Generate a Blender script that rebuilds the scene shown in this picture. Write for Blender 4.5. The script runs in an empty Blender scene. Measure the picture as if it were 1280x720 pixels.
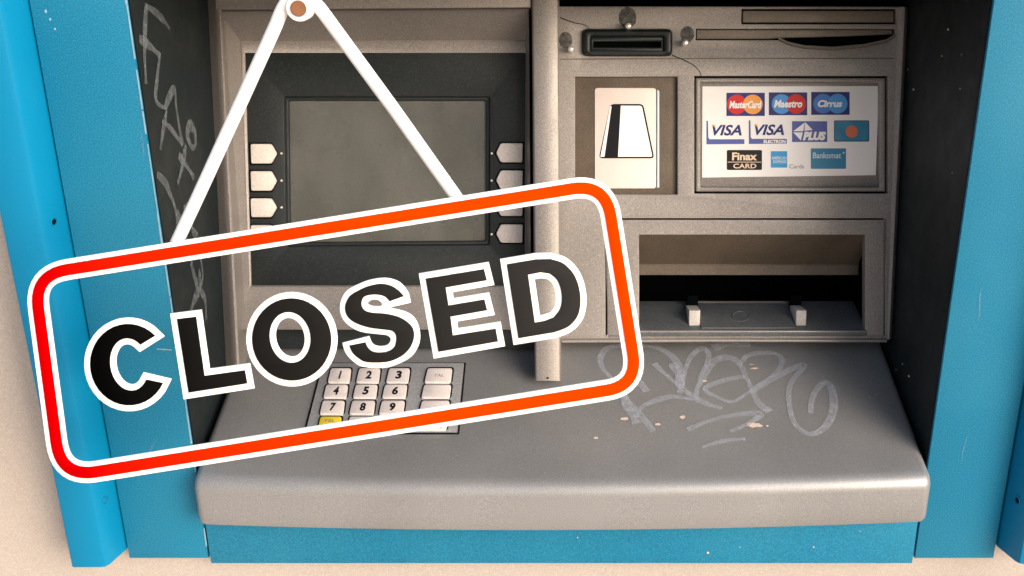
import bpy, math, random
from mathutils import Vector
from mathutils.geometry import tessellate_polygon
random.seed(7)
R = math.radians
sc = bpy.context.scene
COL = sc.collection

# ------------------------------------------------------------------ camera, light, exposure
F_PX, CX, CY, PITCH, H = 1300.0, 710.0, 360.0, R(21), 0.615     # focal length in px of a 1280 px wide picture
cd = bpy.data.cameras.new('camera'); cam = bpy.data.objects.new('camera', cd); COL.objects.link(cam)
cam.location = (0, -H, 0); cam.rotation_euler = (math.pi/2 - PITCH, 0, 0)
cd.sensor_fit = 'HORIZONTAL'; cd.sensor_width = 36; cd.lens = 36*F_PX/1280
cd.shift_x = (640-CX)/1280
cd.clip_start = .01; cd.clip_end = 500
sc.camera = cam

SUN_DIR = Vector((.84, -.86, .42)).normalized()              # towards the light: front right, high
w = bpy.data.worlds.new('World'); sc.world = w; w.use_nodes = True
nt = w.node_tree; bg = nt.nodes['Background']
sky = nt.nodes.new('ShaderNodeTexSky'); sky.sky_type = 'NISHITA'; sky.sun_disc = False
sky.sun_elevation = math.asin(SUN_DIR.z); sky.sun_rotation = math.atan2(SUN_DIR.x, SUN_DIR.y)
sky.dust_density = 4.0; sky.ozone_density = .6; sky.air_density = 1.0
nt.links.new(sky.outputs[0], bg.inputs[0]); bg.inputs[1].default_value = .10
sd = bpy.data.lights.new('sun', 'SUN'); sd.energy = 1.5; sd.angle = R(46); sd.color = (1, .955, .925)
so = bpy.data.objects.new('sun', sd); COL.objects.link(so); so.location = SUN_DIR*5
so.rotation_euler = SUN_DIR.to_track_quat('Z', 'Y').to_euler()
sc.view_settings.view_transform = 'Standard'; sc.view_settings.look = 'None'
sc.view_settings.exposure = 1.08; sc.view_settings.gamma = 1.0
sc.view_settings.use_curve_mapping = False
sc.render.engine = 'CYCLES'

# ------------------------------------------------------------------ measuring helpers
def ray(px, py):
    x, y = (px-CX)/F_PX, -(py-CY)/F_PX
    c, s = math.cos(PITCH), math.sin(PITCH)
    return Vector((x, c+y*s, -s+y*c))
EYE = Vector((0, -H, 0))
class Plane:
    """a plane in the place, with its own x / up / normal axes"""
    def __init__(self, p0, n, u=(1, 0, 0)):
        self.p0 = Vector(p0); self.n = Vector(n).normalized(); self.u = Vector(u).normalized(); self.v = self.n.cross(self.u).normalized()
    def at(self, px, py, off=0.0):           # picture measurement -> (u, v) on the plane raised by off
        d = ray(px, py); q = self.p0 + self.n*off
        t = (q-EYE).dot(self.n)/d.dot(self.n); p = EYE + d*t - self.p0
        return (p.dot(self.u), p.dot(self.v))
    def pt(self, uv, off=0.0): return self.p0 + self.u*uv[0] + self.v*uv[1] + self.n*off
    def px(self, px, py, off=0.0): return self.pt(self.at(px, py, off), off)
LEAN = math.atan2(.054, .25)
FACE = Plane((0, .150, -.075), (0, -math.cos(LEAN), math.sin(LEAN)))        # front of the right half of the machine
SH_A = math.atan2(.033, .1135)
SHELF = Plane((0, .0, -.359), (0, -math.sin(SH_A), math.cos(SH_A)))
FRONT = Plane((0, 0, 0), (0, -1, 0))                                         # blue panels
WL, WR = -.253, .244
WALL_L = Plane((WL, 0, 0), (1, 0, 0), (0, 1, 0)); 
SIGN = Plane((0, -.09, 0), (0, -1, 0))

# ------------------------------------------------------------------ materials
MATS = {}
def mat(name, col, rough=.5, metal=0.0, grain=0.0, gscale=900, blot=0.0, bscale=18, bump=0.0, bscl=1500, spec=.5, coat=0.0, blotcol=None):
    if name in MATS: return MATS[name]
    m = bpy.data.materials.new(name); m.use_nodes = True; MATS[name] = m
    t = m.node_tree; p = t.nodes['Principled BSDF']
    p.inputs['Base Color'].default_value = (*col, 1); p.inputs['Roughness'].default_value = rough
    p.inputs['Metallic'].default_value = metal; p.inputs['Specular IOR Level'].default_value = spec
    p.inputs['Coat Weight'].default_value = coat
    geo = t.nodes.new('ShaderNodeNewGeometry'); last = None
    def noise(scale, detail=3):
        n = t.nodes.new('ShaderNodeTexNoise'); n.inputs['Scale'].default_value = scale; n.inputs['Detail'].default_value = detail
        t.links.new(geo.outputs['Position'], n.inputs['Vector']); return n
    def mix(a, b_col, fac, mode='MIX'):
        x = t.nodes.new('ShaderNodeMix'); x.data_type = 'RGBA'; x.blend_type = mode
        if a is None: x.inputs[6].default_value = (*col, 1)
        else: t.links.new(a, x.inputs[6])
        x.inputs[7].default_value = (*b_col, 1); t.links.new(fac, x.inputs[0]); return x.outputs[2]
    def rng(out, lo, hi, a, b):
        r = t.nodes.new('ShaderNodeMapRange'); r.inputs[1].default_value = lo; r.inputs[2].default_value = hi
        r.inputs[3].default_value = a; r.inputs[4].default_value = b; t.links.new(out, r.inputs[0]); return r.outputs[0]
    if blot:
        bc = blotcol or tuple(c*.45 for c in col)
        last = mix(last, bc, rng(noise(bscale, 6).outputs[0], .42, .72, 0, blot))
    if grain:
        n = noise(gscale, 2)
        last = mix(last, tuple(min(1, c*1.9+.02) for c in col), rng(n.outputs[0], .52, .78, 0, grain))
        last = mix(last, tuple(c*.25 for c in col), rng(n.outputs[0], .48, .22, 0, grain))
    if last is not None: t.links.new(last, p.inputs['Base Color'])
    if blot:
        t.links.new(rng(noise(bscale*2.3, 5).outputs[0], .3, .7, rough-.06, rough+.1), p.inputs['Roughness'])
    if bump:
        bn = t.nodes.new('ShaderNodeBump'); bn.inputs['Strength'].default_value = bump; bn.inputs['Distance'].default_value = .0004
        t.links.new(noise(bscl, 2).outputs[0], bn.inputs['Height']); t.links.new(bn.outputs[0], p.inputs['Normal'])
    return m
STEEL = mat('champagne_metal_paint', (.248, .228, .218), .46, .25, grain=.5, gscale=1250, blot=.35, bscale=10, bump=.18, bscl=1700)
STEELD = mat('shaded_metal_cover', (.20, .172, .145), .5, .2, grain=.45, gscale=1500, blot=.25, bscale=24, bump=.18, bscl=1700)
SHELFM = mat('grey_metal_shelf', (.288, .292, .304), .38, .36, grain=.35, gscale=1500, blot=.5, bscale=6, bump=.18, bscl=1700)
BEZEL = mat('charcoal_plastic', (.012, .016, .018), .5, 0, grain=.5, blot=.15, bump=.3, bscl=1600, spec=.3)
BLACKP = mat('black_plastic', (.005, .009, .010), .4, 0, grain=.5, bump=.2, spec=.3)
BROWN = mat('brown_recess_paint', (.105, .082, .062), .55, .1, grain=.5, gscale=1500, blot=.45, bscale=40, spec=.3)
BLUEP = mat('blue_panel_paint', (.003, .155, .285), .5, 0, grain=.55, gscale=1100, blot=.5, bscale=7, bump=.15, bscl=1700, blotcol=(.022, .215, .335), spec=.35)
BLUEM = mat('cyan_moulding_paint', (.0, .185, .37), .42, 0, grain=.10, gscale=1500, blot=.15, bscale=10, bump=.06, spec=.25)
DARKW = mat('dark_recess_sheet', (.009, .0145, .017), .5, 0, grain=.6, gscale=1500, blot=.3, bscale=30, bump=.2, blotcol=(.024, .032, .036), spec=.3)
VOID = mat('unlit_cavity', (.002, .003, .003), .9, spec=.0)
WALLM = mat('painted_render', (.41, .365, .335), .85, 0, grain=.25, gscale=1300, blot=.3, bscale=5, bump=.4, bscl=700, blotcol=(.31, .27, .24))
WHITE = mat('white_sticker', (.90, .875, .87), .45, 0, grain=.05, blot=.06, bscale=30)
CARDST = mat('pinkish_white_sticker', (.66, .575, .55), .45, 0, grain=.08, blot=.1, bscale=30)
WHITE2 = mat('bright_white_print', (.86, .83, .82), .45)
KEYM = mat('pale_key_cap', (.72, .655, .65), .4, .0, grain=.2, blot=.22, bscale=120)
POSTM = mat('dull_post_plastic', (.46, .43, .42), .5, 0, grain=.3, blot=.3, bscale=90)
KEYPM = mat('keypad_plate', (.36, .365, .39), .4, .3, grain=.4)
BTN = mat('grey_function_button', (.60, .54, .51), .45, .0, grain=.3, blot=.15, bscale=60)
YELLOW = mat('yellow_key_cap', (.80, .60, .04), .45, 0, blot=.2, bscale=90)
INK = mat('black_ink', (.004, .005, .007), .5, spec=.15)
INKG = mat('grey_ink', (.18, .18, .2), .5)
PEGM = mat('bright_steel_stud', (.75, .73, .71), .3, .6)

CREAM = mat('chipped_paint', (.62, .50, .42), .7)
WORN = mat('worn_white_edge', (.24, .38, .48), .6, blot=.6, bscale=120, blotcol=(.08, .25, .42))
CORDM = mat('white_cord', (.88, .88, .88), .8, bump=.4, bscl=700)
SIGNW = mat('sign_white', (.88, .88, .88), .6)
WOOD = mat('brown_wood', (.17, .058, .013), .6, blot=.5, bscale=120)
PAVE = mat('pavement_concrete', (.62, .52, .45), .9, blot=.3, bscale=3)
NAVY = mat('navy_print', (.028, .035, .17), .45, spec=.2); REDP = mat('red_print', (.60, .03, .03), .45, spec=.2); ORNG = mat('orange_print', (.80, .30, .04), .45)
LBLU = mat('light_blue_print', (.03, .26, .66), .45); MBLU = mat('mid_blue_print', (.02, .16, .52), .45); ROYAL = mat('royal_blue_print', (.045, .075, .33), .45)
TEAL = mat('teal_print', (.01, .17, .32), .45, blot=.5, bscale=130, blotcol=(.03, .30, .42)); BANK = mat('bank_blue_print', (.0, .19, .36), .45); SKYP = mat('sky_blue_print', (.0, .28, .62), .45)
PALE = mat('pale_blue_print', (.50, .66, .80), .45); BLKP = mat('black_print', (.006, .0055, .006), .45, spec=.2); GOLD = mat('cream_print', (.74, .56, .42), .45); BURNT = mat('burnt_orange_print', (.62, .13, .05), .45); PURP = mat('purple_print', (.12, .06, .30), .45)
def streaked(name, col, rough):            # screen glass with soft reflections painted in as mottling and faint vertical streaks
    m = mat(name, col, rough, 0, grain=.35, gscale=1500, blot=.55, bscale=16, spec=.5); t = m.node_tree; p = t.nodes['Principled BSDF']
    g = t.nodes.new('ShaderNodeNewGeometry'); mp = t.nodes.new('ShaderNodeMapping'); mp.inputs['Scale'].default_value = (28, 5, 14)
    n = t.nodes.new('ShaderNodeTexNoise'); n.inputs['Scale'].default_value = 1; n.inputs['Detail'].default_value = 4
    t.links.new(g.outputs['Position'], mp.inputs[0]); t.links.new(mp.outputs[0], n.inputs['Vector'])
    r = t.nodes.new('ShaderNodeMapRange'); r.inputs[1].default_value = .35; r.inputs[2].default_value = .7; r.inputs[3].default_value = .82; r.inputs[4].default_value = 1.2
    x = t.nodes.new('ShaderNodeMix'); x.data_type = 'RGBA'; x.blend_type = 'MULTIPLY'; x.inputs[0].default_value = 1
    src = p.inputs['Base Color'].links[0].from_socket
    t.links.new(n.outputs[0], r.inputs[0]); t.links.new(src, x.inputs[6]); t.links.new(r.outputs[0], x.inputs[7]); t.links.new(x.outputs[2], p.inputs['Base Color'])
    return m
SCREEN = streaked('reflection_mottled_glass', (.088, .087, .078), .26)
def marker(name, col, alpha):              # half rubbed-off marker ink
    m = mat(name, col, .6); t = m.node_tree; p = t.nodes['Principled BSDF']; out = t.nodes['Material Output']
    tr = t.nodes.new('ShaderNodeBsdfTransparent'); mx = t.nodes.new('ShaderNodeMixShader'); g = t.nodes.new('ShaderNodeNewGeometry')
    n = t.nodes.new('ShaderNodeTexNoise'); n.inputs['Scale'].default_value = 260; n.inputs['Detail'].default_value = 5
    r = t.nodes.new('ShaderNodeMapRange'); r.inputs[1].default_value = .25; r.inputs[2].default_value = .75; r.inputs[3].default_value = alpha*.35; r.inputs[4].default_value = min(1, alpha*1.5)
    t.links.new(g.outputs['Position'], n.inputs['Vector']); t.links.new(n.outputs[0], r.inputs[0]); t.links.new(r.outputs[0], mx.inputs[0])
    t.links.new(tr.outputs[0], mx.inputs[1]); t.links.new(p.outputs[0], mx.inputs[2]); t.links.new(mx.outputs[0], out.inputs[0]); return m
SMUDGE = marker('worn_shadow_dark', (.03, .033, .034), .85)
TAGW = marker('grey_marker_wall', (.21, .24, .26), .45)
TAGS = marker('bluish_marker_shelf', (.46, .49, .57), .38)
def fade(name, ca, cb, x0, x1, rough):     # printed colour running from one side of the sign to the other
    m = mat(name, ca, rough, spec=.0); t = m.node_tree; p = t.nodes['Principled BSDF']; g = t.nodes.new('ShaderNodeNewGeometry')
    s = t.nodes.new('ShaderNodeSeparateXYZ'); r = t.nodes.new('ShaderNodeMapRange'); x = t.nodes.new('ShaderNodeMix'); x.data_type = 'RGBA'
    r.inputs[1].default_value = x0; r.inputs[2].default_value = x1
    x.inputs[6].default_value = (*ca, 1); x.inputs[7].default_value = (*cb, 1)
    t.links.new(g.outputs['Position'], s.inputs[0]); t.links.new(s.outputs[0], r.inputs[0]); t.links.new(r.outputs[0], x.inputs[0]); t.links.new(x.outputs[2], p.inputs['Base Color'])
    return m
RIMR = fade('red_to_orange_paint', (.43, .0, .001), (.72, .040, .0), -.28, -.10, .6)
LETB = fade('black_to_charcoal_paint', (.0015, .0015, .0015), (.026, .026, .026), -.26, 0.0, .7)

# ------------------------------------------------------------------ mesh helpers
def area2(p): return sum(p[i][0]*p[(i+1) % len(p)][1]-p[(i+1) % len(p)][0]*p[i][1] for i in range(len(p)))/2
def ccw(p): p = [tuple(q) for q in p]; return p if area2(p) > 0 else p[::-1]
def offset(p, d, lim=2.2):                   # p counter-clockwise; d > 0 grows it
    out = []; n = len(p)
    for i in range(n):
        a, b, c = p[i-1], p[i], p[(i+1) % n]
        e1 = Vector((b[0]-a[0], b[1]-a[1])); e2 = Vector((c[0]-b[0], c[1]-b[1]))
        if e1.length < 1e-12 or e2.length < 1e-12: out.append(b); continue
        e1.normalize(); e2.normalize()
        n1 = Vector((e1.y, -e1.x)); n2 = Vector((e2.y, -e2.x)); m = n1+n2
        if m.length < 1e-6: m = n1
        m.normalize(); k = min(lim, 1/max(.1, m.dot(n1)))
        out.append((b[0]+m.x*d*k, b[1]+m.y*d*k))
    return out
def arc_pts(cx, cy, rx, ry, a0, a1, n): return [(cx+rx*math.cos(R(a0+(a1-a0)*i/n)), cy+ry*math.sin(R(a0+(a1-a0)*i/n))) for i in range(n+1)]
def rounded(corners, r, seg=5):              # corner list -> list with rounded corners
    out = []; n = len(corners)
    for i in range(n):
        a, b, c = Vector(corners[i-1]), Vector(corners[i]), Vector(corners[(i+1) % n])
        rr = r[i] if isinstance(r, (list, tuple)) else r
        if rr <= 0: out.append(tuple(b)); continue
        p, q = b+(a-b).normalized()*rr, b+(c-b).normalized()*rr
        for k in range(seg+1):
            s = k/seg; out.append(tuple(p*(1-s)**2+b*2*s*(1-s)+q*s*s))
    return out
def spline(pts, n=8, closed=False):
    P = [Vector(p) for p in pts]; out = []; m = len(P)
    for i in range(m if closed else m-1):
        p0 = P[i-1] if (i > 0 or closed) else P[0]; p1 = P[i]; p2 = P[(i+1) % m]; p3 = P[(i+2) % m] if (closed or i+2 < m) else P[-1]
        for k in range(n):
            t = k/n; out.append(tuple(.5*((2*p1)+(p2-p0)*t+(2*p0-5*p1+4*p2-p3)*t*t+(3*p1-p0-3*p2+p3)*t**3)))
    if not closed: out.append(tuple(P[-1]))
    return out
def ribbon(pts, hw, ext=0.0):                # outline of a stroke along pts; hw a number or a function of 0..1
    P = [Vector(p) for p in pts]
    if ext: P[0] = P[0]+(P[0]-P[1]).normalized()*ext; P[-1] = P[-1]+(P[-1]-P[-2]).normalized()*ext
    L, Rr = [], []; n = len(P)
    for i in range(n):
        d = (P[min(i+1, n-1)]-P[max(i-1, 0)]).normalized(); q = Vector((-d.y, d.x)); h = hw(i/(n-1)) if callable(hw) else hw
        L.append(tuple(P[i]+q*h)); Rr.append(tuple(P[i]-q*h))
    return L+Rr[::-1]
class MB:
    def __init__(s): s.v = []; s.f = []; s.m = []
    def loop(s, pts): b = len(s.v); s.v += [Vector(p) for p in pts]; return list(range(b, b+len(pts)))
    def face(s, idx, m=0): s.f.append(tuple(idx)); s.m.append(m)
    def bridge(s, a, b, m=0, closed=True):
        n = len(a)
        for i in range(n if closed else n-1): j = (i+1) % n; s.face((a[i], a[j], b[j], b[i]), m)
    def loft(s, loops, m=0, closed=True, cap0=False, cap1=False):
        L = [s.loop(l) for l in loops]
        for a, b in zip(L, L[1:]): s.bridge(a, b, m, closed)
        if cap0: s.face(L[0][::-1], m)
        if cap1: s.face(L[-1], m)
        return L
    def fill(s, loops, m=0):                 # flat fill, first loop outer, others holes
        flat = [p for l in loops for p in l]; b = len(s.v); s.v += [Vector(p) for p in flat]
        return b, [(b+i, b+j, b+k) for i, j, k in tessellate_polygon([[Vector(p) for p in l] for l in loops])], m
    def plate(s, pl, outer, holes=(), back=-.002, front=0.0, bevel=.0005, m=0, seg=2, mside=None):
        outer = ccw(outer); holes = [ccw(h) for h in holes]; ms = m if mside is None else mside
        tops = []
        for q, sg in [(outer, -1)]+[(h, 1) for h in holes]:
            rings = [[pl.pt(p, back) for p in q]]
            for k in range(seg+1):
                a = math.pi/2*k/seg
                o = offset(q, sg*bevel*(1-math.cos(a))) if k else q
                rings.append([pl.pt(p, front-bevel+bevel*math.sin(a)) for p in o])
            if sg > 0: rings = [r[::-1] for r in rings]
            L = [s.loop(r) for r in rings]
            for i, (a_, b_) in enumerate(zip(L, L[1:])): s.bridge(a_, b_, ms if i == 0 else m)
            tops.append((L[-1], o))
        flat = [i for L, _ in tops for i in L]
        p2 = [[Vector((*(tuple(reversed(o))[k] if n_ else o[k]), 0)) for k in range(len(o))] for n_, (L, o) in enumerate(tops)]
        for t in tessellate_polygon(p2): s.face([flat[i] for i in t], m)
    def flat(s, pl, poly, off, m=0, holes=()):
        loops = [[Vector((*p, 0)) for p in q] for q in [poly, *holes]]; flat = [p for q in loops for p in q]
        b = len(s.v); s.v += [pl.pt((p.x, p.y), off) for p in flat]
        for t in tessellate_polygon(loops):
            a_, b_, c_ = (flat[i] for i in t)
            up = (b_.x-a_.x)*(c_.y-a_.y)-(b_.y-a_.y)*(c_.x-a_.x) > 0
            s.face([b+i for i in (t if up else t[::-1])], m)
    def strip(s, pl, pts, hw, off, m=0):     # flat ribbon as quads; safe where a stroke crosses itself
        r = ribbon(pts, hw); n = len(r)//2; a = s.loop([pl.pt(p, off) for p in r[:n]]); b = s.loop([pl.pt(p, off) for p in r[n:][::-1]])
        s.bridge(b, a, m, closed=False)
    def tube(s, path, r, seg=12, m=0, caps=True):
        P = [Vector(p) for p in path]; loops = []; up = Vector((0, 0, 1)); prev = None
        for i, p in enumerate(P):
            d = (P[min(i+1, len(P)-1)]-P[max(i-1, 0)]).normalized()
            if prev is None: a = d.cross(up if abs(d.z) < .9 else Vector((1, 0, 0))).normalized()
            else: a = (prev-d*prev.dot(d)).normalized()
            prev = a; b = d.cross(a); rr = r[i] if isinstance(r, (list, tuple)) else r
            loops.append([p+a*math.cos(2*math.pi*k/seg)*rr+b*math.sin(2*math.pi*k/seg)*rr for k in range(seg)])
        s.loft(loops, m, True, caps, caps)
    def box(s, pl, u0, u1, v0, v1, n0, n1, bev=.0006, m=0): s.plate(pl, [(u0, v0), (u1, v0), (u1, v1), (u0, v1)], (), n0, n1, bev, m)
    def text(s, pl, txt, box, off, m=0, bold=.0, shear=0.0, rot=None):
        cu = bpy.data.curves.new('t', 'FONT'); cu.body = txt; cu.size = 1; cu.offset = bold; cu.shear = shear; cu.resolution_u = 3
        o = bpy.data.objects.new('t', cu); COL.objects.link(o); dg = bpy.context.evaluated_depsgraph_get()
        me = o.evaluated_get(dg).to_mesh(); vs = [(v.co.x, v.co.y) for v in me.vertices]
        x0 = min(v[0] for v in vs); x1 = max(v[0] for v in vs); y0 = min(v[1] for v in vs); y1 = max(v[1] for v in vs)
        (ax, ay), (bx, by) = box         # lower-left, upper-right on the plane
        b = len(s.v)
        for x, y in vs: s.v.append(pl.pt((ax+(x-x0)/(x1-x0)*(bx-ax), ay+(y-y0)/(y1-y0)*(by-ay)), off))
        for p in me.polygons: s.face([b+i for i in p.vertices], m)
        bpy.data.objects.remove(o); bpy.data.curves.remove(cu)
    def build(s, name, mats, parent=None, smooth=35):
        o_ = base(parent) if parent else Vector((0, 0, 0))
        me = bpy.data.meshes.new(name); me.from_pydata([tuple(p-o_) for p in s.v], [], s.f)
        mats = mats if isinstance(mats, (list, tuple)) else [mats]
        for q in mats: me.materials.append(q)
        me.polygons.foreach_set('material_index', s.m)
        if smooth: me.polygons.foreach_set('use_smooth', [True]*len(s.f)); me.update(); me.set_sharp_from_angle(angle=R(smooth))
        me.validate(); me.update()
        o = bpy.data.objects.new(name, me); COL.objects.link(o)
        if parent: o.parent = parent
        return o
def base(o):
    p = Vector(o.location)
    while o.parent: o = o.parent; p += Vector(o.location)
    return p
def thing(name, loc, label, cat, group=None):
    o = bpy.data.objects.new(name, None); COL.objects.link(o); o.location = loc; o.empty_display_size = .05
    o['label'] = label; o['category'] = cat
    if group: o['group'] = group
    return o
def fp(pl, pts, off=0.0): return [pl.at(x, y, off) for x, y in pts]
def rect(x0, y0, x1, y1): return [(x0, y0), (x1, y0), (x1, y1), (x0, y1)]
def pbox(pl, x0, y0, x1, y1, off=0.0):        # text box lower-left / upper-right
    return pl.at(x0, y1, off), pl.at(x1, y0, off)

# ------------------------------------------------------------------ the setting
WALLY = .012
m = MB(); xo = FRONT.at(150, 400)[0]
m.flat(FRONT, [(-2.5, -1.1), (2.5, -1.1), (2.5, 2.2), (-2.5, 2.2)], -WALLY, holes=[[(-.29, -.42), (.29, -.42), (.29, .28), (-.29, .28)]])
o = m.build('wall', WALLM); o['kind'] = 'structure'
m = MB(); m.v = [Vector(p) for p in ((-15, WALLY, -1.1), (15, WALLY, -1.1), (15, -25, -1.1), (-15, -25, -1.1))]; m.face((3, 2, 1, 0))
o = m.build('pavement', PAVE); o['kind'] = 'structure'

# ------------------------------------------------------------------ the blue surround
sur = thing('machine_surround', (0, 0, -.45), 'blue painted metal surround framing the cash machine recess', 'surround')
ZT = .25
def moulding(pxo, pxr, pxi, label):
    xo = SIGN_at(pxo, -.02); xr = SIGN_at(pxr, -.02); xi = SIGN_at(pxi, 0.0); zb = SIGN_z(pxr, -.02)
    r = .0025; s = 1 if xr > xo else -1
    prof = [(xo, WALLY-.001), (xo, -.02+r), (xo+s*r*.3, -.02+r*.3), (xo+s*r, -.02), (xr-s*r, -.02), (xr, -.0193), (xr+s*r*.8, -.0165), (xi, .0005), (xi, WALLY-.001)]
    mb = MB(); mb.loft([[(x, y, zb) for x, y in prof], [(x, y, ZT) for x, y in prof]], closed=True, cap0=True, cap1=True)
    ob = mb.build('frame_moulding', BLUEM, sur, 25); ob['label'] = label
    return ob, (xo, xr, xi, zb)
def SIGN_at(p, Y): d = ray(*p); t = (Y+H)/d.y; return d.x*t
def SIGN_z(p, Y): d = ray(*p); t = (Y+H)/d.y; return d.z*t
ml, ML = moulding((88, 707), (131, 709), (158, 690), 'bright cyan moulding on the left')
mr, MR = moulding((1320, 705), (1275, 705), (1246, 688), 'deep blue moulding on the right')
zb = SIGN_z((700, 698), 0)
for side, x0, x1 in (('l', ML[2]+.0012, WL), ('r', WR, MR[2]-.0012)):
    mb = MB(); mb.plate(FRONT, [(x0, zb), (x1, zb), (x1, ZT), (x0, ZT)], (), -.004, 0, .0008)
    mb.build('side_panel', BLUEP, sur)
mb = MB(); xl, xr_ = SIGN_at((259, 698), 0), SIGN_at((1147, 698), 0)
# side panels run behind the lip; the lower panel butts between them
zt = -.372
mb.plate(FRONT, [(WL+.0016, zb-.0035), (WR-.0016, zb-.0035), (WR-.0016, zt), (WL+.0016, zt)], (), -.004, .0012, .0008); mb.build('lower_panel', BLUEP, sur)
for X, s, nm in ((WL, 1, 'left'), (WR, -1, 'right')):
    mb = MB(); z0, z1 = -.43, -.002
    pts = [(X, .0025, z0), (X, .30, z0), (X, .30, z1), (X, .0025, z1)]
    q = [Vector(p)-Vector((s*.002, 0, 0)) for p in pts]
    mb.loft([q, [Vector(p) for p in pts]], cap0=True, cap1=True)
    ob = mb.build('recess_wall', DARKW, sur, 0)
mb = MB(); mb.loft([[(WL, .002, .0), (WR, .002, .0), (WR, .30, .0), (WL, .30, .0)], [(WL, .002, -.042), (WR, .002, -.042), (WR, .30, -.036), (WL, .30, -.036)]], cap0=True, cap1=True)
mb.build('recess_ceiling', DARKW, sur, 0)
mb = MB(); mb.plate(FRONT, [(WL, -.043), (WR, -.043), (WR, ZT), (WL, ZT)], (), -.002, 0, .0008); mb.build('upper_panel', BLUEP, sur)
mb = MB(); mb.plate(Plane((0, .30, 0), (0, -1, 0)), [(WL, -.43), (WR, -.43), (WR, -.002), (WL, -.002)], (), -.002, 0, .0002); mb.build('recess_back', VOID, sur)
# worn edge of the left panel
mb = MB(); random.seed(3)
z = zb+.01; 
while z < .12:
    L = random.uniform(.004, .05); wd = random.choice((.0003, .0003, .0004, .0004, .0007))
    mb.plate(FRONT, [(WL-wd, z), (WL+.0002, z), (WL+.0002, z+L), (WL-wd*random.uniform(.4, 1), z+L)], (), -.001, .00025, .0001); z += L+random.choice((0, 0, .001, .006))
mb.flat(FRONT, fp(FRONT, [(196, 435.3), (215, 436.5), (215, 437.8), (196, 436.7)]), .0003)
for q in ((57.5, 14, 1.6), (63, 24, 1.4), (69, 36, 1.2)): mb.flat(FRONT, fp(FRONT, arc_pts(q[0], q[1], q[2], q[2]*1.4, 0, 330, 8)), .0003)
ob = mb.build('worn_edge', WORN, sur); ob['kind'] = 'stuff'
# screws on the mouldings
def screw(px, py, face, head, hole):
    (xo, xr, xi, _) = ML if face == 'l' else MR
    s = 1 if face == 'l' else -1
    pl = Plane((xr, -.0195, 0), Vector((s*.020, -abs(xi-xr), 0)), (abs(xi-xr), s*.020, 0))
    u, v = pl.at(px, py); mb = MB()
    mb.plate(pl, arc_pts(u, v, .0030, .0030, 0, 337, 15), [arc_pts(u, v, .0021, .0021, 0, 330, 11)], -.002, .0016, .0004)
    mb.plate(pl, arc_pts(u, v, .0020, .0020, 0, 330, 11), (), -.001, .0008, .0003, 1)
    mb.build('screw', [head, hole], sur)
screw(66, 277, 'l', BLUEM, INK); screw(130, 625, 'l', BLUEM, BLUEP); screw(1273, 625, 'r', BLUEM, INK)
# marker tag on the left recess wall
wall_strokes = [[(182, 5), (180, 60), (182, 105)], [(182, 7), (195, 16), (206, 27), (212, 36)], [(174, 48), (188, 58), (200, 70)], [(200, 66), (196, 100), (195, 126), (208, 136)],
 [(206, 136), (212, 120), (218, 112), (221, 140), (228, 182)], [(202, 151), (214, 162), (228, 182)], [(208, 138), (203, 165), (200, 187)], [(240, 156), (236, 158), (234, 170), (240, 184), (244, 180), (243, 165), (238, 156)],
 [(232, 181), (228, 205), (222, 230)], [(223, 194), (232, 206), (242, 222)], [(196, 218), (206, 228), (212, 242), (219, 262), (222, 290)], [(231, 255), (236, 278), (246, 297)], [(238, 328), (244, 350), (248, 362), (253, 345), (249, 312)],
 [(249, 336), (250, 362)], [(248, 364), (242, 376), (238, 392), (240, 402)], [(250, 362), (256, 374), (258, 400)], [(221, 262), (232, 300), (240, 330)]]
mb = MB()
for st in wall_strokes:
    pts = spline([WALL_L.at(x, y, .0004) for x, y in st], 6); wd = random.uniform(.0045, .008)
    mb.strip(WALL_L, pts, lambda t, wd=wd: wd*.5*(.75+.25*math.sin(t*7+wd*900)), .0004+random.uniform(0, .0003))
ob = mb.build('graffiti', TAGW, sur); ob['label'] = 'pale grey marker scrawl on the dark recess wall'

random.seed(11)
SCR = marker('faint_scratch', (.16, .34, .46), .3)
for x, y, a, L in ((178, 180, 82, 34), (190, 560, 120, 22), (1205, 560, 100, 36), (1225, 380, 95, 40)):
    n_ = .0016 if 260 < x < 1145 else .0004; mb = MB(); ca, sa = math.cos(R(a)), math.sin(R(a))
    mb.strip(FRONT, spline([FRONT.at(x+ca*L*(k/3-.5)+random.uniform(-1, 1), y+sa*L*(k/3-.5)+random.uniform(-1, 1), n_) for k in range(4)], 4), lambda t: .0004*(.3+math.sin(math.pi*t)), n_); mb.build('scratch', SCR, sur)
WALL_R = Plane((WR, 0, 0), (-1, 0, 0), (0, -1, 0))
for x, y, q in ((1185, 37, 1.4), (1177, 70, 1), (1202, 68, 1), (1200, 111, 1), (1135, 87, 1), (1190, 216, 1), (1142, 112, 1.6), (1128, 455, 1), (1136, 470, 1.2), (1120, 462, .8)):
    mb = MB(); mb.flat(WALL_R, [WALL_R.at(x+math.cos(R(-a))*q*random.uniform(.5, 1.1), y+math.sin(R(-a))*q*random.uniform(.7, 1.3), .0004) for a in range(0, 360, 45)], .0004); mb.build('paint_speck', CREAM, sur)
for x, y, q in ((885, 691, 1.8), (1017, 684, 1.1), (722, 672, 1), (1075, 664, .8), (925, 684, .8)):
    mb = MB(); mb.flat(FRONT, fp(FRONT, [(x+math.cos(R(-a))*q*random.uniform(.6, 1.1), y+math.sin(R(-a))*q*random.uniform(.6, 1.1)) for a in range(0, 360, 45)], .0016), .0016); mb.build('paint_chip', CREAM, sur)

# ------------------------------------------------------------------ the cash machine
atm = thing('cash_machine', (0, .1, -.43), 'grey metal cash machine with screen, keypad, card slot and sloping shelf', 'cash machine')
F = FACE
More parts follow.
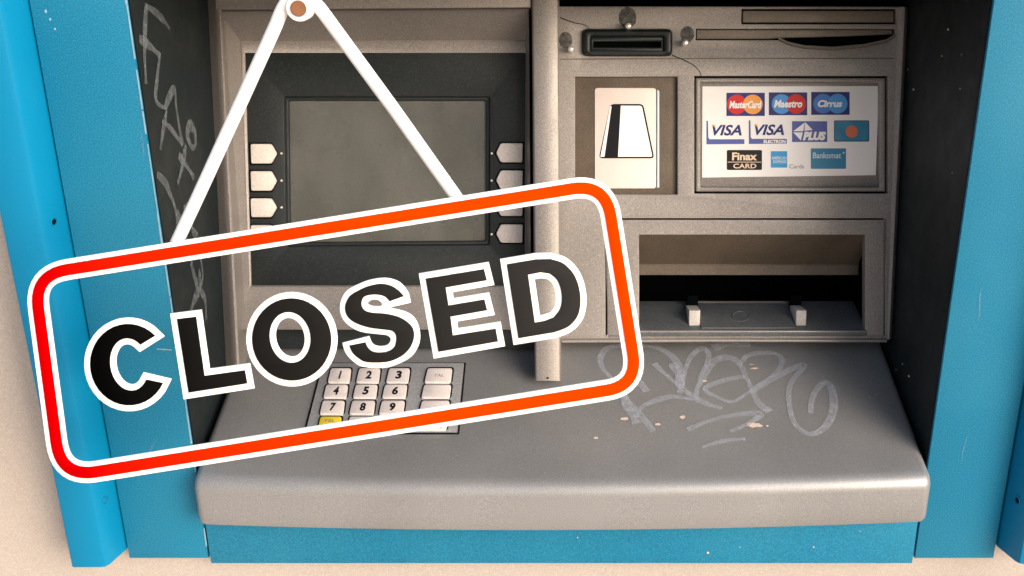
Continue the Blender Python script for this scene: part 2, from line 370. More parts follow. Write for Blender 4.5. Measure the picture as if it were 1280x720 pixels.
# right half: one sheet with openings
HOLES_PX = {'logo': rect(868, 95, 1110, 242), 'card': rect(719, 96, 847, 243), 'disp': rect(757, 273, 1106, 421), 'slot': rounded(rect(728, 36.5, 840, 70), 7), 'rec': [(870, 35.5), (1119, 35.5), (1119, 50), (870, 50)], 'flap': rect(927, 11, 1120, 30)}
receipt = [(870, 36), (1119, 36), (1119, 46), (1108, 53), (1080, 59), (1040, 62.5), (1005, 60.5), (985, 56), (973, 50), (870, 50)]
holes = [fp(F, HOLES_PX[k]) for k in ('logo', 'card', 'disp', 'slot', 'flap')]+[fp(F, receipt)]
mb = MB()
pb = F.at(700, 425)[1]; pt_ = F.at(700, 8)[1]; pl_, pr_ = F.at(698, 200)[0], WR-.004
mb.plate(F, [(pl_-.01, pb), (pr_, pb), (pr_, pt_), (pl_-.01, pt_)], holes, -.006, 0, .0007)
mb.build('fascia_panel', STEEL, atm)
def rev(mb, px, r=0, back=-.006, front=-.0005, bev=.0005, inset=.0008, m=0, holes=()):
    mb.plate(F, offset(ccw(fp(F, rounded(px, r) if r else px)), -inset), holes, back, front, bev, m)
# edge post at far right
mb = MB(); a = [F.at(x, y) for x, y in ((1106, 425), (1109, 8))]
def edge(y): return F.at(1108+(424-y)*.0335, y)
mb.loft([[F.pt(edge(y), .0002), F.pt((edge(y)[0]+.0011, edge(y)[1]), .0014), F.pt((max(edge(y)[0]+.0015, WR-.0042), edge(y)[1]), .0016), F.pt((WR-.0008, edge(y)[1]), -.002), F.pt((WR-.0008, edge(y)[1]), -.03)] for y in (424, 236, 9)], closed=False)
mb.build('edge_trim', STEEL, atm, 50)
# shallow crease line across the panel
mb = MB(); mb.strip(F, [F.at(x, y) for x, y in ((700, 74), (900, 73), (1117, 73))], .00035, .00015); mb.build('panel_seam', BROWN, atm)
# cracks
mb = MB()
for st in ([(700, 22), (709, 25.5), (718, 28.5), (730, 31), (737, 36)], [(840, 69), (852, 74), (866, 81), (874, 89), (877, 96)]):
    mb = MB(); mb.strip(F, spline([F.at(x, y) for x, y in st], 5), lambda t: .0004*(1-.4*t), .0002); mb.build('crack', INK, atm)
# flap cover and receipt slot
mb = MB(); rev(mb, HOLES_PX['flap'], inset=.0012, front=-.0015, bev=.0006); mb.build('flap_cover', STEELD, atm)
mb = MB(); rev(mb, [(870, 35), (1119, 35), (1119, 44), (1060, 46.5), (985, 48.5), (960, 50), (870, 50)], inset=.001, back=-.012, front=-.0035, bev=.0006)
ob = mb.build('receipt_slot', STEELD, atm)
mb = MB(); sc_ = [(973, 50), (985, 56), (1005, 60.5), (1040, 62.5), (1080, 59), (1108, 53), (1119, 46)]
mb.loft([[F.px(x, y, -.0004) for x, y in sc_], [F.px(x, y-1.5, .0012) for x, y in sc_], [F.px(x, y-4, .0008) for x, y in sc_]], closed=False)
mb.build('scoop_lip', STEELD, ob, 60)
mb = MB(); mb.flat(F, fp(F, rect(866, 8, 1121, 66)), -.0058); mb.build('slot_backing', VOID, atm)
# card slot
mb = MB(); sl = offset(ccw(fp(F, HOLES_PX['slot'])), -.0003); inner = rounded(rect(739, 46, 829, 64), 2)
mb.plate(F, sl, [fp(F, inner, .004)], -.006, .006, .0025, seg=4)
ob = mb.build('card_reader', BLACKP, atm, 45)
mb = MB(); mb.plate(F, offset(ccw(fp(F, inner, .004)), .0005), [fp(F, rect(742, 52, 826, 59), .003)], -.006, .0035, .001); mb.build('slot_throat', BLACKP, ob, 45)
mb = MB(); mb.flat(F, fp(F, rect(736, 44, 832, 66), 0), -.004); mb.build('slot_gap', VOID, ob)
# three bright studs; dark patches behind paint wear and stud shadow together
for x, y, sx, sy, rr in ((713.5, 61, 707, 50, 9), (785.5, 32, 784.5, 22, 12), (857, 53, 859, 43, 9.5)):
    u, v = F.at(x, y, .010); mb = MB(); n = 14
    mb.loft([[F.pt(p, h) for p in arc_pts(u, v-(.010-h)*0, r_, r_, 0, 360*(1-1/n), n-1)] for h, r_ in ((-.002, .0022), (.0092, .0022), (.010, .0015))], cap1=True)
    ob = mb.build('stud', PEGM, atm, 50)
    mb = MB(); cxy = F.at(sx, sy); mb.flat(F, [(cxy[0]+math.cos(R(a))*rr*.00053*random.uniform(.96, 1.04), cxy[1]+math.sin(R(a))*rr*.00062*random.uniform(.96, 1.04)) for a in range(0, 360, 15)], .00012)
    mb.build('worn_shadow_patch', SMUDGE, ob)
# card symbol recess
mb = MB(); mb.plate(F, fp(F, rect(715, 92, 851, 247)), (), -.008, -.004, .0003); ob = mb.build('card_symbol_recess', BROWN, atm)
mb = MB(); mb.plate(F, fp(F, rounded(rect(743.5, 110, 820, 235.5), 4), -.0038), (), -.0042, -.0032, .0002); st = mb
st.build('card_sticker', CARDST, ob)
mb = MB(); tz = [(763, 130), (804, 130), (818, 198), (748.5, 198)]
mb.flat(F, fp(F, rounded(tz, 5), -.003), -.0031, 0); mb.flat(F, offset(ccw(fp(F, rounded(tz, 5), -.003)), -.0012), -.003, 1)
mb.flat(F, fp(F, [(764.5, 132), (776, 132), (772.5, 196.7), (754, 196.7)], -.003), -.0029, 0)
mb.flat(F, fp(F, [(762.5, 133), (764.5, 133), (755.5, 196), (750.5, 196)], -.003), -.0028, 1)
mb.build('card_symbol', [INK, WHITE2], ob, 0)
# a bluish sliver beside the sticker
mb = MB(); mb.plate(F, fp(F, [(821.5, 112), (824, 114), (824, 234), (821.5, 235)], -.0038), (), -.0042, -.0034, .0001); mb.build('peeled_film', PALE, ob)
# logo board
mb = MB(); frame_o = rounded(rect(868, 95, 1110, 242), 4); f2 = rect(872.5, 98.5, 1102, 238)
mb.plate(F, offset(ccw(fp(F, frame_o)), -.0012), [fp(F, rounded(rect(876, 103, 1100, 234), 2))], -.009, -.002, .0012, seg=3)
lb = mb.build('logo_board', STEEL, atm, 45)
mb = MB(); mb.plate(F, fp(F, rect(872, 99, 1104, 238), -.006), (), -.009, -.0062, .0002); mb.build('backing_plate', STEEL, lb)
mb = MB(); mb.plate(F, fp(F, [(878, 108), (1098.5, 107.5), (1094.5, 219), (877.5, 222)], -.006), (), -.0062, -.0056, .0002); mb.build('logo_sticker', WHITE, lb)
mb = MB(); mb.flat(F, fp(F, rect(715, 92, 1112, 246)), -.0092); mb.build('board_backing', VOID, lb)
LO = -.0055
def logo(fn, mats):
    mb = MB(); fn(mb); return mb.build('card_logo', mats, lb, 0)
def fl(mb, px, k, m): mb.flat(F, fp(F, px, LO), LO+.00008*k, m)
def tx(mb, t, x0, y0, x1, y1, k, m, bold=.02, shear=0.0): mb.text(F, t, pbox(F, x0, y0, x1, y1, LO), LO+.00008*k, m, bold, shear)
def el(x, y, r, n=28): return arc_pts(x, y, r, r, 0, 360*(1-1/n), n-1)
def l1(mb): fl(mb, rect(908, 116, 956, 145), 0, 0); fl(mb, el(921, 130.5, 12.3), 1, 1); fl(mb, el(941, 130.5, 12.3), 2, 2); tx(mb, 'MasterCard', 911.5, 126, 952, 135.5, 3, 3, .035, .2)
logo(l1, [NAVY, REDP, ORNG, WHITE2])
def l2(mb): fl(mb, rect(961, 115.5, 1009, 144), 0, 0); fl(mb, el(977, 130, 12.3), 1, 1); fl(mb, el(995, 130, 12.3), 2, 2); tx(mb, 'Maestro', 967.5, 125, 1003, 134.5, 3, 3, .04, .2)
logo(l2, [NAVY, LBLU, REDP, WHITE2])
def l3(mb): fl(mb, rect(1014, 115, 1062, 143.5), 0, 0); fl(mb, el(1029, 129.5, 12.3), 1, 1); fl(mb, el(1047, 129.5, 12.3), 2, 2); tx(mb, 'Cirrus', 1022, 125, 1053, 134, 3, 3, .045, .2)
logo(l3, [NAVY, MBLU, LBLU, WHITE2])
def visa(x, y, sub):
    def f(mb):
        fl(mb, [(x, y), (x+2, y), (x+2.5, y+21), (x+4, y+23), (x+47.5, y+23), (x+47.5, y+29), (x, y+29.5)], 0, 0)
        tx(mb, 'VISA', x+7, y+5, x+44.5, y+18.5, 1, 1, .03, .25)
        fl(mb, [(x+6.5, y+5), (x+10, y+5), (x+11.5, y+9)], 2, 2)
        if sub: tx(mb, 'ELECTRON', x+18.5, y+24.2, x+46, y+28.5, 1, 3, .04)
    return f
logo(visa(883, 151, 0), [ROYAL, NAVY, ORNG, WHITE2]); logo(visa(936, 150.5, 1), [ROYAL, NAVY, ORNG, WHITE2])
def l6(mb):
    fl(mb, rect(990, 151.5, 1034, 177.5), 0, 0)
    fl(mb, [(991.5, 164), (1006, 153), (1004, 164)], 1, 1); fl(mb, [(1006.5, 152.8), (1016, 162.5), (1005.5, 163.5)], 1, 1)
    fl(mb, [(991.5, 165.5), (1003.5, 165.5), (1001, 175.5)], 1, 1); fl(mb, [(1005, 165), (1016, 164), (1010, 172), (1003, 174)], 1, 0)
    tx(mb, 'PLUS', 1003.5, 164.5, 1032.5, 175.5, 2, 1, .07, .2)
logo(l6, [ROYAL, WHITE2])
def l7(mb): fl(mb, rounded(rect(1042.5, 150.5, 1086.5, 177), 2), 0, 0); fl(mb, rounded(rect(1043.5, 151.3, 1085.5, 175.8), 2), 1, 1); fl(mb, el(1064.5, 164.5, 7.6), 2, 2)
logo(l7, [NAVY, TEAL, BURNT])
def l8(mb): fl(mb, rounded(rect(908.5, 187.5, 952.5, 212.5), 2), 0, 0); fl(mb, rect(909.5, 202.2, 951.5, 203), 1, 1); tx(mb, 'Finax', 915, 190.5, 946.5, 200.5, 1, 1, .035); tx(mb, 'CARD', 916.5, 204.5, 945.5, 210.5, 1, 1, .02)
logo(l8, [BLKP, GOLD])
def l9(mb):
    fl(mb, rect(963.5, 189, 984, 209.5), 0, 0); tx(mb, 'AMERICAN', 964.5, 195.5, 983.2, 199.5, 1, 1, .03); tx(mb, 'EXPRESS', 966.5, 200.3, 983.2, 204, 1, 1, .03)
    tx(mb, 'Cards', 986.5, 205.5, 1005, 210.5, 1, 2, .0)
logo(l9, [SKYP, PALE, INKG])
def l10(mb): fl(mb, rounded(rect(1013.5, 185.5, 1057.5, 211), 1), 0, 0); tx(mb, 'Bankomat', 1016, 190.5, 1051.5, 198, 1, 1, .02); fl(mb, el(1054.5, 191, 1.3, 10), 1, 1)
logo(l10, [BANK, PALE])

# cash dispenser
df = rounded(rect(757, 273, 1106, 421), 1); op = rect(799, 293.5, 1081, 413)
mb = MB(); mb.plate(F, offset(ccw(fp(F, df)), -.0011), [fp(F, op)], -.007, .0004, .0008)
disp = mb.build('cash_dispenser', STEEL, atm)
mb = MB(); rim_o = rect(796.5, 292, 1083, 416)
mb.plate(F, fp(F, rect(796.5, 412.5, 1083, 416)), (), 0, .0022, .001); mb.build('sill_bead', STEEL, disp)
uL, vT = F.at(799, 293.5); uR, vB = F.at(1081, 413)
# inside: hood sloping back, its lip, a black gap, and the tray floor
def P(px, py, n): return F.px(px, py, n)
mb = MB(); N1, N2 = -.030, -.036
yT = F.at(940, 330, N1)[1]; yL = F.at(940, 343, N2+.004)[1]
mb.loft([[F.pt((u, vT+.0005), -.0005) for u in (uL-.002, uR+.002)], [F.pt((u, yT), N1) for u in (uL-.002, uR+.002)], [F.pt((u, yT-.0012), N1+.0006) for u in (uL-.002, uR+.002)], [F.pt((u, yL), N1+.001) for u in (uL-.002, uR+.002)], [F.pt((u, yL+.001), -.10) for u in (uL-.002, uR+.002)]], closed=False)
mb.build('hood', BROWN, disp, 20)
mb = MB(); bk = -.1
for u in (uL-.0015, uR+.0015): mb.loft([[F.pt((u, vB-.01), -.0005), F.pt((u, vT+.005), -.0005)], [F.pt((u, vB-.01), bk), F.pt((u, vT+.005), bk)]], closed=False)
mb.loft([[F.pt((uL-.002, vB-.02), bk), F.pt((uR+.002, vB-.02), bk)], [F.pt((uL-.002, vT), bk), F.pt((uR+.002, vT), bk)]], closed=False)
mb.build('cavity', VOID, disp, 0)
# tray floor: plane through sill and a row further in
yf = F.at(940, 377, -.040)[1]
TF = Plane(F.pt((0, vB+.0008), -.001), Vector((0, 0, 0)) + (F.pt((0, yf), -.040)-F.pt((0, vB+.0008), -.001)).cross(Vector((-1, 0, 0))))
mb = MB(); mb.plate(TF, [TF.at(*p) for p in ((796, 414.5), (1084, 414.5), (1084, 376), (796, 376))], (), -.004, 0, .0008)
TRAYM = mat('tray_plastic', (.085, .095, .105), .4, .1, grain=.5, blot=.4, bscale=50, blotcol=(.15, .16, .165))
tray = mb.build('tray', TRAYM, disp)
mb = MB(); mb.plate(TF, fp(TF, [(869, 377.5), (985, 377.5), (993, 411), (877, 411)]), (), 0, .0012, .0007); mb.plate(TF, [p for p in fp(TF, arc_pts(926, 395, 11.5, 7, 0, 345, 23), .0012)], [fp(TF, arc_pts(926, 395, 9.5, 5.6, 0, 345, 23), .0012)], .0010, .0016, .0002)
mb.flat(TF, fp(TF, [(869, 376.5), (985, 376.5), (985.5, 379), (869.5, 379)], .0013), .0013, 1)
mb.build('raised_pad', [TRAYM, STEEL], disp)
for x0, x1 in ((861, 875.5), (994.5, 1008.5)):
    u0, v0 = F.at(x0, 412, -.006); u1, v1 = F.at(x1, 388, -.006); mb = MB()
    mb.box(F, u0, u1, v0-.002, v1, -.028, -.006, .001); mb.build('guide_post', POSTM, disp)
    mb = MB(); mb.box(F, u0+.001, u1+.001, v1-.003, v1+.0075, -.034, -.0285, .0005); mb.build('guide_slot', VOID, disp)

# left half: post, beam, sloping surround, screen
PF = .020
mb = MB(); secs = []
for y, xs in ((-70, (246.5, 250, 263.5, 267.5, 270, 272)), (470, (271, 274, 290, 294, 297, 300))):
    ns = (-.045, .006, .0165, .0195, .0200, .0185)
    secs.append([F.px(xs[0]+1, y, .0)+F.n*-.045]+[F.px(x, y, n) for x, n in zip(xs[1:], ns[1:])]+[F.px(xs[-1]+1.5, y, .012), F.px(xs[-1]+1.5, y, .012)+F.n*-.055])
ns = 12; secs = [[a.lerp(b, i/ns) for a, b in zip(*secs)] for i in range(ns+1)]
mb.loft(secs, closed=True, cap0=True, cap1=True); mb.build('left_post', STEEL, atm, 28)
A = [(271, 14), (661, 11), (664, 412), (295, 412)]; B = [(301, 51), (657, 50), (659, 358.5), (312, 358.5)]; Cc = [(306, 66), (657.5, 66), (656, 357), (314, 357)]
nA, nB = .018, -.010
Apt = [F.px(*p, nA) for p in A]; Apt[2] = F.px(664, 412, .006); Apt[3] = F.px(295, 412, .006)
Bpt = [F.px(*p, nB) for p in B]; Cpt = [F.px(*p, nB-.0005) for p in Cc]
mb = MB(); Lp = mb.loft([[p-F.n*.04 if i in (2, 3) else p+F.n*0 for i, p in enumerate(Apt)], Apt, [a.lerp(b, .12)+F.n*-.0012 for a, b in zip(Apt, Bpt)], Bpt, [b.lerp(c, .12)+F.n*.0006 for b, c in zip(Bpt, Cpt)], Cpt, [c-F.n*.004 for c in Cpt]])
mb.build('screen_surround', STEEL, atm, 40)
# top beam above the screen
mb = MB(); bm_ = [F.at(266, -60, PF), F.at(664, -60, PF), F.at(664, 9.5, PF), F.at(269, 12.5, PF)]
mb.plate(F, bm_, (), -.03, PF, .0015); mb.build('top_beam', STEEL, atm)
bez = MB(); scr = rounded([(355, 121), (612, 121), (612, 306), (358, 308)], 3)
nz = -.012
b_out = fp(F, [(303, 64), (660, 64), (658, 359), (311, 359)], nz)
bez.plate(F, b_out, [fp(F, scr, nz)], -.02, nz, .0012)
bz = bez.build('screen_bezel', BEZEL, atm)
mb = MB(); step = fp(F, rounded([(354, 120), (613, 120), (613, 307), (357, 309)], 3), nz-.003)
mb.plate(F, step, [fp(F, rounded([(361, 126), (607, 126), (607, 301), (363, 303)], 3), nz-.004)], -.021, nz-.0035, .0015); mb.build('screen_gasket', BEZEL, bz)
mb = MB(); mb.flat(F, fp(F, rect(352, 118, 616, 312), nz-.006), nz-.0065); mb.build('screen', SCREEN, bz)
# eight buttons on the bezel
for side in 'lr':
    for y0, y1 in ((180, 204.5), (214, 238.5), (248, 271.5), (281.5, 305)):
        if side == 'l': q = [(313, y0), (339, y0), (346, (y0+y1)/2), (339, y1), (314, y1)]
        else: q = [(653.5, y0-1), (653, y1-1.5), (626, y1-1.5), (620, (y0+y1)/2-1), (626, y0-1)]
        mb = MB(); mb.plate(F, fp(F, rounded(q, 2.5, 3), nz+.002), (), nz-.001, nz+.0025, .0009); ob = mb.build('function_button', BTN, bz)
        mb = MB(); g = offset(ccw(fp(F, q, nz)), .0011); mb.plate(F, g, [offset(ccw(fp(F, q, nz)), .0004)], nz-.001, nz+.0004, .0002); mb.build('button_collar', VOID, bz)
        # indicator notch between the button and the screen
        xm = 352 if side == 'l' else 614.5; mb = MB(); mb.plate(F, fp(F, arc_pts(xm, (y0+y1)/2-.5, 1.5, 1.5, 0, 315, 7), nz), (), nz-.001, nz+.0006, .0003); mb.build('indicator_dot', BTN, bz)
# faint embossed mark above the screen
mb = MB(); mb.plate(F, fp(F, arc_pts(481, 87, 9, 6, 0, 345, 23), nz), [fp(F, arc_pts(481, 87, 7, 4.4, 0, 345, 23), nz)], nz-.001, nz+.0002, .0001); mb.build('embossed_mark', BEZEL, bz)

# filler strip added; its dark colour stands in for shadow below the plate
mb = MB(); mb.plate(F, fp(F, rect(284, 400, 672, 436), -.006), (), -.010, -.006, .0005); mb.build('gap_shadow_filler', BEZEL, atm)
# centre column
CF = .024
mb = MB(); top = -70; secs = []
for y, xl, xr, n in ((-70, 664, 697.5, .022), (476, 668.5, 700.5, .030)):
    secs.append([F.px(xl-.6, y, n)+F.n*-.06, F.px(xl, y, n-.003), F.px(xl+1, y, n-.0008), F.px(xl+3, y, n), F.px(xr-3, y, n), F.px(xr-1, y, n-.0008), F.px(xr, y, n-.003), F.px(xr+.6, y, n)+F.n*-.06])
mb.loft(secs, closed=True, cap0=True, cap1=True); mb.build('centre_column', STEEL, atm, 40)
mb = MB(); mb.flat(F, fp(F, arc_pts(684.5, 472.5, 1.8, 1.2, 0, 320, 8), .0302), .0302); mb.build('pinhole', INK, atm)

# shelf with rolled front lip
def zS(Y): return -.359+(.033/.1135)*Y
prof = [(.121, zS(.121)), (.113, zS(.113)), (.08, zS(.08)), (.04, zS(.04)), (.004, zS(.004)), (-.004, zS(-.004))]
r = .011; yF = -.0195; a0 = math.pi/2 - SH_A                      # roll from the slope to the upright front
cy_, cz_ = yF+r, None
ty = cy_ + r*math.cos(math.pi/2+SH_A)*1.0
tz_ = zS(ty); cz_ = tz_ - r*math.cos(SH_A)
for k in range(0, 9):
    a = (math.pi/2+SH_A)+(math.pi-(math.pi/2+SH_A))*k/8
    prof.append((cy_+r*math.cos(a), cz_+r*math.sin(a)))
zb_l = SIGN_z((700, 657), yF)
prof += [(yF, (cz_+zb_l)/2), (yF, zb_l+.005), (yF+.0012, zb_l+.0015), (yF+.005, zb_l), (.0, zb_l), (.02, zb_l+.004)]
LX, RX = SIGN_at((241, 620), yF), SIGN_at((1164.5, 620), yF)
cols = []
rr = .006; N = 28
ks = [0, .08, .25, .5, .75, 1]
xs = [(LX+rr*k, k) for k in ks]+[(LX+rr+(RX-LX-2*rr)*i/N, 1) for i in range(1, N)]+[(RX-rr*k, k) for k in ks[::-1]]
def inset_prof(d):
    out = []
    for i, p in enumerate(prof):
        a = Vector(prof[max(i-1, 0)]); b = Vector(prof[min(i+1, len(prof)-1)]); t = (b-a).normalized(); nrm = Vector((-t.y, t.x))   # inward
        out.append((p[0]+nrm.x*d, p[1]+nrm.y*d))
    return out
secs = []
for x, k in xs:
    d = rr*(1-math.sqrt(max(0, 1-(1-k)**2))); ip = inset_prof(d); c = (x-(LX+RX)/2)/((RX-LX)/2); sec = []
    for i, (Y, z) in enumerate(ip):
        bulge = -.0085*(1-c*c)*min(1, max(0, (-prof[i][0]+.004)/.02)) if prof[i][0] < .004 else 0
        zz = z+.0011*c*min(1, max(0, (-prof[i][0]+.004)/.02))
        X = x if prof[i][0] < .003 else max(WL+.0004, min(WR-.0004, x))
        sec.append((X, Y+bulge, zz))
    secs.append(sec)
mb = MB(); mb.loft(secs, closed=False)
mb.face([0+i for i in range(len(prof))]); nlast = len(mb.v)-len(prof); mb.face([nlast+i for i in range(len(prof))][::-1])
shelf = mb.build('shelf', SHELFM, atm, 40)
S = SHELF
# seam between the shelf and the machine face
mb = MB(); mb.tube([F.px(x, y, .002) for x, y in ((702, 426.5), (900, 425.5), (1108, 426))], .0013, 8); mb.build('shelf_seam', STEEL, atm)
# keypad
KP = [(402, 454), (582.5, 454), (574, 543), (379, 543)]
mb = MB(); kin = offset(ccw(fp(S, KP)), -.0012)
mb.plate(S, ccw(fp(S, KP)), [kin], -.001, .0008, .0004, 0); mb.flat(S, offset(kin, .0004), .0003, 1)
mb.plate(S, offset(kin, -.0004), (), 0, .0018, .0005, 1)
kp = mb.build('keypad', [INK, KEYPM], atm)
rows = [(459.5, 478), (480, 497), (500, 517.5), (520, 536.5)]
colx = [[(409, 439), (444.5, 475.5), (482, 512.5), (530, 565.5)], [(403.5, 435), (440.5, 472), (477, 509), (526, 564)], [(399, 431), (436, 469), (473, 506), (523, 562)], [(396.5, 427), (433, 465), (470, 503), (520, 560)]]
glyph = ['1', '2', '3', 'TAL', '4', '5', '6', '', '7', '8', '9', '', 'FEL', '0', '', '']
for i in range(16):
    rI, cI = divmod(i, 4); (x0, x1), (y0, y1) = colx[rI][cI], rows[rI]; sl_ = (y1-y0)*.24
    q = [(x0+sl_, y0), (x1, y0), (x1-sl_*.55, y1), (x0, y1)]; kt = .0036
    mb = MB(); qq = ccw(fp(S, rounded(q, 3.2, 4), kt)); mb.plate(S, qq, (), .0015, kt, .0009)
    qd = offset(ccw(fp(S, [(x+.6, y+.5) for x, y in rounded(q, 3, 3)], .002)), .0011); mb.flat(S, qd, .0021, 2)
    gl = glyph[i]
    if gl:
        cxm, cym = (x0+x1)/2+sl_*.25, (y0+y1)/2
        if len(gl) == 1: hw = 2.5 if gl == '1' else 4.7; mb.text(S, gl, pbox(S, cxm-hw, cym-5.2, cxm+hw, cym+4.8, kt), kt+.0001, 1, .045, .03)
        else: mb.text(S, gl, pbox(S, cxm-6.5, cym-1.2 if gl == 'TAL' else cym-4, cxm+6.5, cym+2.2 if gl == 'TAL' else cym-.6, kt), kt+.0001, 3, .0)
    if i == 15: mb.flat(S, fp(S, [(x0+2, y1-3), (x1-8, y1-3), (x1-8, y1-1.5), (x0+2, y1-1.5)], kt), kt+.0001, 4)
    ob = mb.build('key', [YELLOW if i == 12 else KEYM, INK, BLACKP, INKG, REDP], kp)
    if i == 12: ob['label'] = 'yellow correction key'
# marker tag on the shelf
Z = lambda pts: [(740+x/2.4, 400+y/2.4) for x, y in pts]
shelf_strokes = [([(95, 75), (45, 85), (25, 115), (35, 150), (70, 185), (110, 245), (150, 290), (185, 335)], 1), ([(165, 215), (130, 170), (105, 130), (130, 82), (200, 85), (250, 120), (268, 170), (262, 220)], 1.1), ([(185, 130), (240, 180), (320, 240), (390, 265)], 1),
 ([(130, 290), (160, 255), (240, 230), (320, 245)], 1), ([(265, 215), (290, 120), (330, 85), (350, 110), (322, 180), (310, 235)], 1), ([(320, 200), (360, 130), (400, 112), (440, 130), (470, 190), (500, 250), (535, 275)], 1.25),
 ([(440, 140), (470, 105), (540, 100), (570, 120), (550, 160), (480, 210), (420, 245), (370, 230), (340, 205), (400, 180), (460, 170)], .9), ([(362, 84), (410, 72), (474, 72)], 1.7), ([(480, 212), (560, 165), (637, 135), (592, 200), (602, 300), (650, 342), (700, 320), (725, 260), (715, 200), (690, 192), (662, 230), (655, 280)], 1.15),
 ([(285, 330), (360, 300), (440, 284), (505, 282), (470, 310), (415, 335)], 1), ([(330, 382), (400, 362), (460, 358)], .8), ([(95, 225), (110, 270), (135, 312)], 1.4), ([(240, 130), (256, 160), (265, 200)], 1.5)]
mb = MB()
for j, (st, wd) in enumerate(shelf_strokes):
    pts = spline([S.at(x, y, .0003) for x, y in Z(st)], 8)
    mb.strip(S, pts, lambda t, wd=wd, j=j: 0.0026*wd*(.8+.2*math.sin(t*9+j)), .00025+.00004*j)
ob = mb.build('graffiti', TAGS, atm); ob['label'] = 'looping pale marker tag across the shelf'
mb = MB()
for x, y, a, b in ((781, 524, 6, 2.4), (852.5, 522, 4, 2.4), (822, 531, 4, 1.6), (942, 532, 12, 3.6), (959, 533, 2.5, 1.2), (744.5, 548, 3.4, 1.6), (943, 461, 6, 1.4), (620, 590.5, 3, .9), (632, 591, 4.5, 1), (652, 591.5, 4.5, 1.3), (881, 477, 3, 1.2), (939, 456, 4, .7), (1087, 497, 1.2, .8), (1095, 494, 1.2, .8), (1066, 552, .0, .0)):
    if not a: continue
    mb = MB(); mb.flat(S, [(u, v) for u, v in fp(S, [(x+math.cos(R(t))*a*random.uniform(.6, 1.1), y+math.sin(R(t))*b*random.uniform(.6, 1.1)) for t in range(0, 360, 24)])], .00055); mb.build('paint_chip', CREAM, atm)

# ------------------------------------------------------------------ wooden peg and the hanging sign
pc = SIGN.px(373.5, 10.5)
peg = thing('wooden_peg', (pc.x, .12, pc.z), 'brown round wooden peg with a white ring, above the screen', 'peg')
def ytube(prof_, x, z, seg=24):
    mb = MB(); mb.loft([[(x+math.cos(2*math.pi*k/seg)*r_, y_, z+math.sin(2*math.pi*k/seg)*r_) for k in range(seg)] for y_, r_ in prof_], cap0=True, cap1=True); return mb
s_px = (SIGN.at(374, 10)[0]-SIGN.at(373, 10)[0])
tip = EYE + ray(373.5, 10.5)*((H-.0915)/ray(373.5, 10.5).y); foot = F.px(375, 5, .012); ax = (tip-foot).normalized()
mb = MB(); mb.tube([foot, foot.lerp(tip, .5), tip-ax*.001, tip], [10.2*s_px]*3+[9.4*s_px], 24); mb.build('dowel', WOOD, peg, 40)
ytube([(-.080, 11*s_px), (-.0805, 16.5*s_px), (-.0895, 16.5*s_px), (-.0903, 15.5*s_px), (-.0906, 11*s_px)], pc.x, pc.z).build('ring', SIGNW, peg, 40)

sign = thing('closed_sign', (SIGN.px(420, 413)), 'tilted hanging sign reading CLOSED in a red rounded outline', 'sign')
cl = ccw(rounded([(42, 344), (757, 229.5), (797.5, 482), (76, 597)], [42, 42, 40, 44], 10))
def spl(px, off): return [SIGN.at(x, y, off) for x, y in px]
mb = MB(); mb.plate(SIGN, spl(offset(cl, 13), 0), [spl(offset(cl, -13), 0)], -.0012, 0, .0003); rim = mb.build('sign_rim', SIGNW, sign)
mb = MB(); mb.plate(SIGN, spl(offset(cl, 7.2), .0004), [spl(offset(cl, -7.2), .0004)], -.0002, .0005, .0002); mb.build('red_band', RIMR, rim)
TA = R(-9.6)
def loc(cx, cy, pts): c, s = math.cos(TA), math.sin(TA); return [(cx+u*c-v*s, cy+u*s+v*c) for u, v in pts]
letters = []
C_ = arc_pts(0, 0, 48, 51, -36, -324, 30)
Cin = arc_pts(1, 0, 24, 33, -318, -42, 26)
letters.append(('C', loc(160.5, 456, C_+Cin), []))
letters.append(('L', [(221, 399), (245, 396), (255.5, 470), (306, 463), (309, 479.5), (235.5, 491)], []))
letters.append(('O', loc(364.5, 424.5, arc_pts(0, 0, 49.5, 51.5, 0, 352, 44)), [loc(362.5, 422, arc_pts(0, 0, 25.5, 32, 0, 350, 35))]))
Sc = spline([(32, -20), (27, -33), (12, -39.5), (-8, -38.5), (-25, -31), (-28, -19), (-20, -9), (0, -2), (20, 5), (29.5, 17), (25, 31), (9, 39), (-11, 39), (-27, 32), (-33.5, 18)], 6)
letters.append(('S', None, []))
letters.append(('E', [(532, 348.5), (605, 336.5), (608.5, 350.5), (557, 359.5), (560.5, 382), (605.5, 374.5), (609, 388), (563, 396), (566, 419.5), (619.5, 411), (622.5, 427), (548, 440)], []))
letters.append(('D', ccw(spline([(633.5, 330.5), (665, 324.8)], 2)[:2]) and [(633.5, 330.5), (670, 324.3)]+spline([(688, 324), (705, 330), (719, 346), (725.5, 370), (723, 393), (711, 408), (693, 415.5)], 5)+[(648, 423)], [[(660, 343.5), (676, 340.5)]+spline([(687, 342), (697, 351), (702, 368), (700.5, 385), (692, 397)], 4)+[(680, 401.5), (668.5, 403.5)]]))
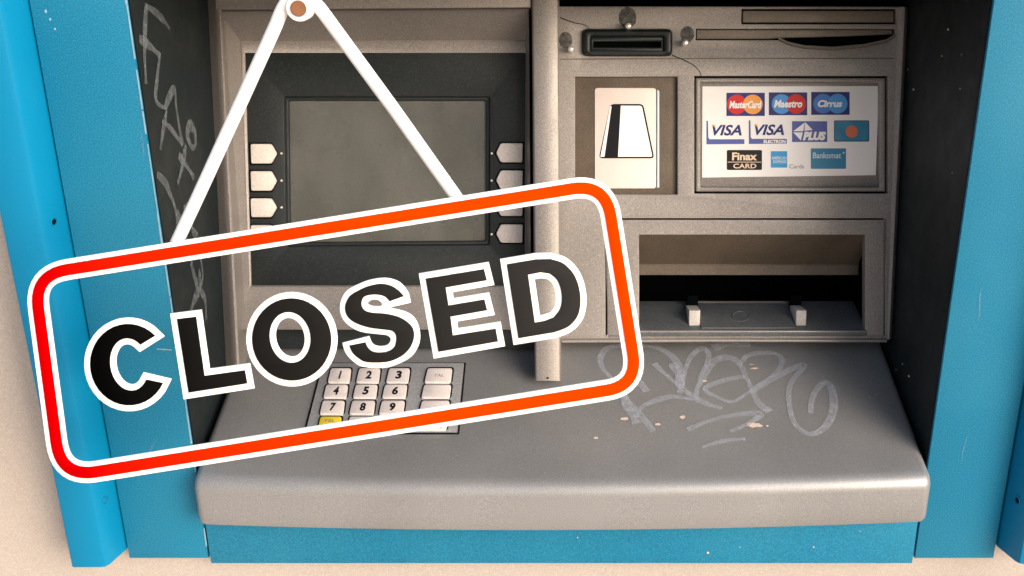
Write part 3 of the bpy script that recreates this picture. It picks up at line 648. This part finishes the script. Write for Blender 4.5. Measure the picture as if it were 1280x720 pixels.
for ch, out, hs in letters:
    if ch == 'S':
        k = lambda p: [(415+x/5.142, 335+y/5.142) for x, y in p]
        out = k([(463, 182)]+spline([(430, 147), (385, 117), (330, 103), (280, 106), (225, 120), (170, 145), (120, 175), (95, 210), (83, 250), (89, 292), (112, 327), (160, 358), (240, 384), (330, 396), (385, 405), (408, 428), (412, 462), (400, 508), (360, 536), (310, 544), (262, 538), (230, 512), (215, 478)], 3)
                +spline([(110, 500), (132, 545), (172, 582), (225, 606), (345, 606), (420, 582), (472, 548), (510, 500), (528, 440), (518, 385), (480, 345), (420, 312), (335, 294), (260, 289), (208, 272), (189, 235), (200, 192), (235, 175), (290, 172), (340, 184), (370, 215)], 3))
        wout = k([(506, 224)]+spline([(492, 165), (460, 118), (415, 84), (340, 66), (245, 78), (170, 105), (100, 142), (64, 190), (50, 250), (60, 312), (100, 365), (180, 410), (290, 426), (352, 434), (377, 460), (355, 497), (300, 506), (258, 488), (237, 440)], 3)
                +spline([(66, 484), (85, 545), (130, 597), (195, 636), (330, 644), (425, 618), (508, 572), (553, 508), (566, 440), (553, 368), (518, 312), (460, 280), (360, 257)], 3))
        hs = []; wh = [ccw(k(spline([(228, 228), (258, 205), (296, 208), (322, 232), (305, 248), (250, 246)], 3, True)))]
    else:
        wout = offset(ccw(out), 7.5, 1.5); wh = [offset(ccw(h), -7.5) for h in hs]
    mb = MB(); mb.plate(SIGN, spl(out, .0004), [spl(h, .0004) for h in hs], -.0002, .0005, .0002); lt = mb.build('letter', LETB, sign); lt['label'] = 'black letter %s with a white border' % ch
    mb = MB(); mb.plate(SIGN, spl(wout, 0), [spl(h, 0) for h in wh], -.0012, 0, .0003); mb.build('white_border', SIGNW, lt)
# cord over the peg
def cordpath(pts): return [SIGN.px(x, y, -.0065) for x, y in pts]
c_l = [(222, 306), (253, 240), (295, 149), (352, 26)]; c_r = [(394, 14), (473, 116), (573, 252)]
up = [(352, 26), (356, 12), (362, 2), (374, -5), (386, -1), (392, 9), (394, 14)]
c_l = [(219.5, 306), (257, 225), (297, 137), (345, 31)]
up = spline([(345, 31), (353, 12), (362, -1), (374, -6), (387, -2), (399, 9.5), (410, 24)], 5)
c_r = [(410, 24), (490, 133), (576, 254)]
path = c_l[:-1]+up+c_r[1:]
mb = MB(); mb.tube(cordpath(path), 8.6*s_px, 14); mb.build('cord', CORDM, sign, 60)
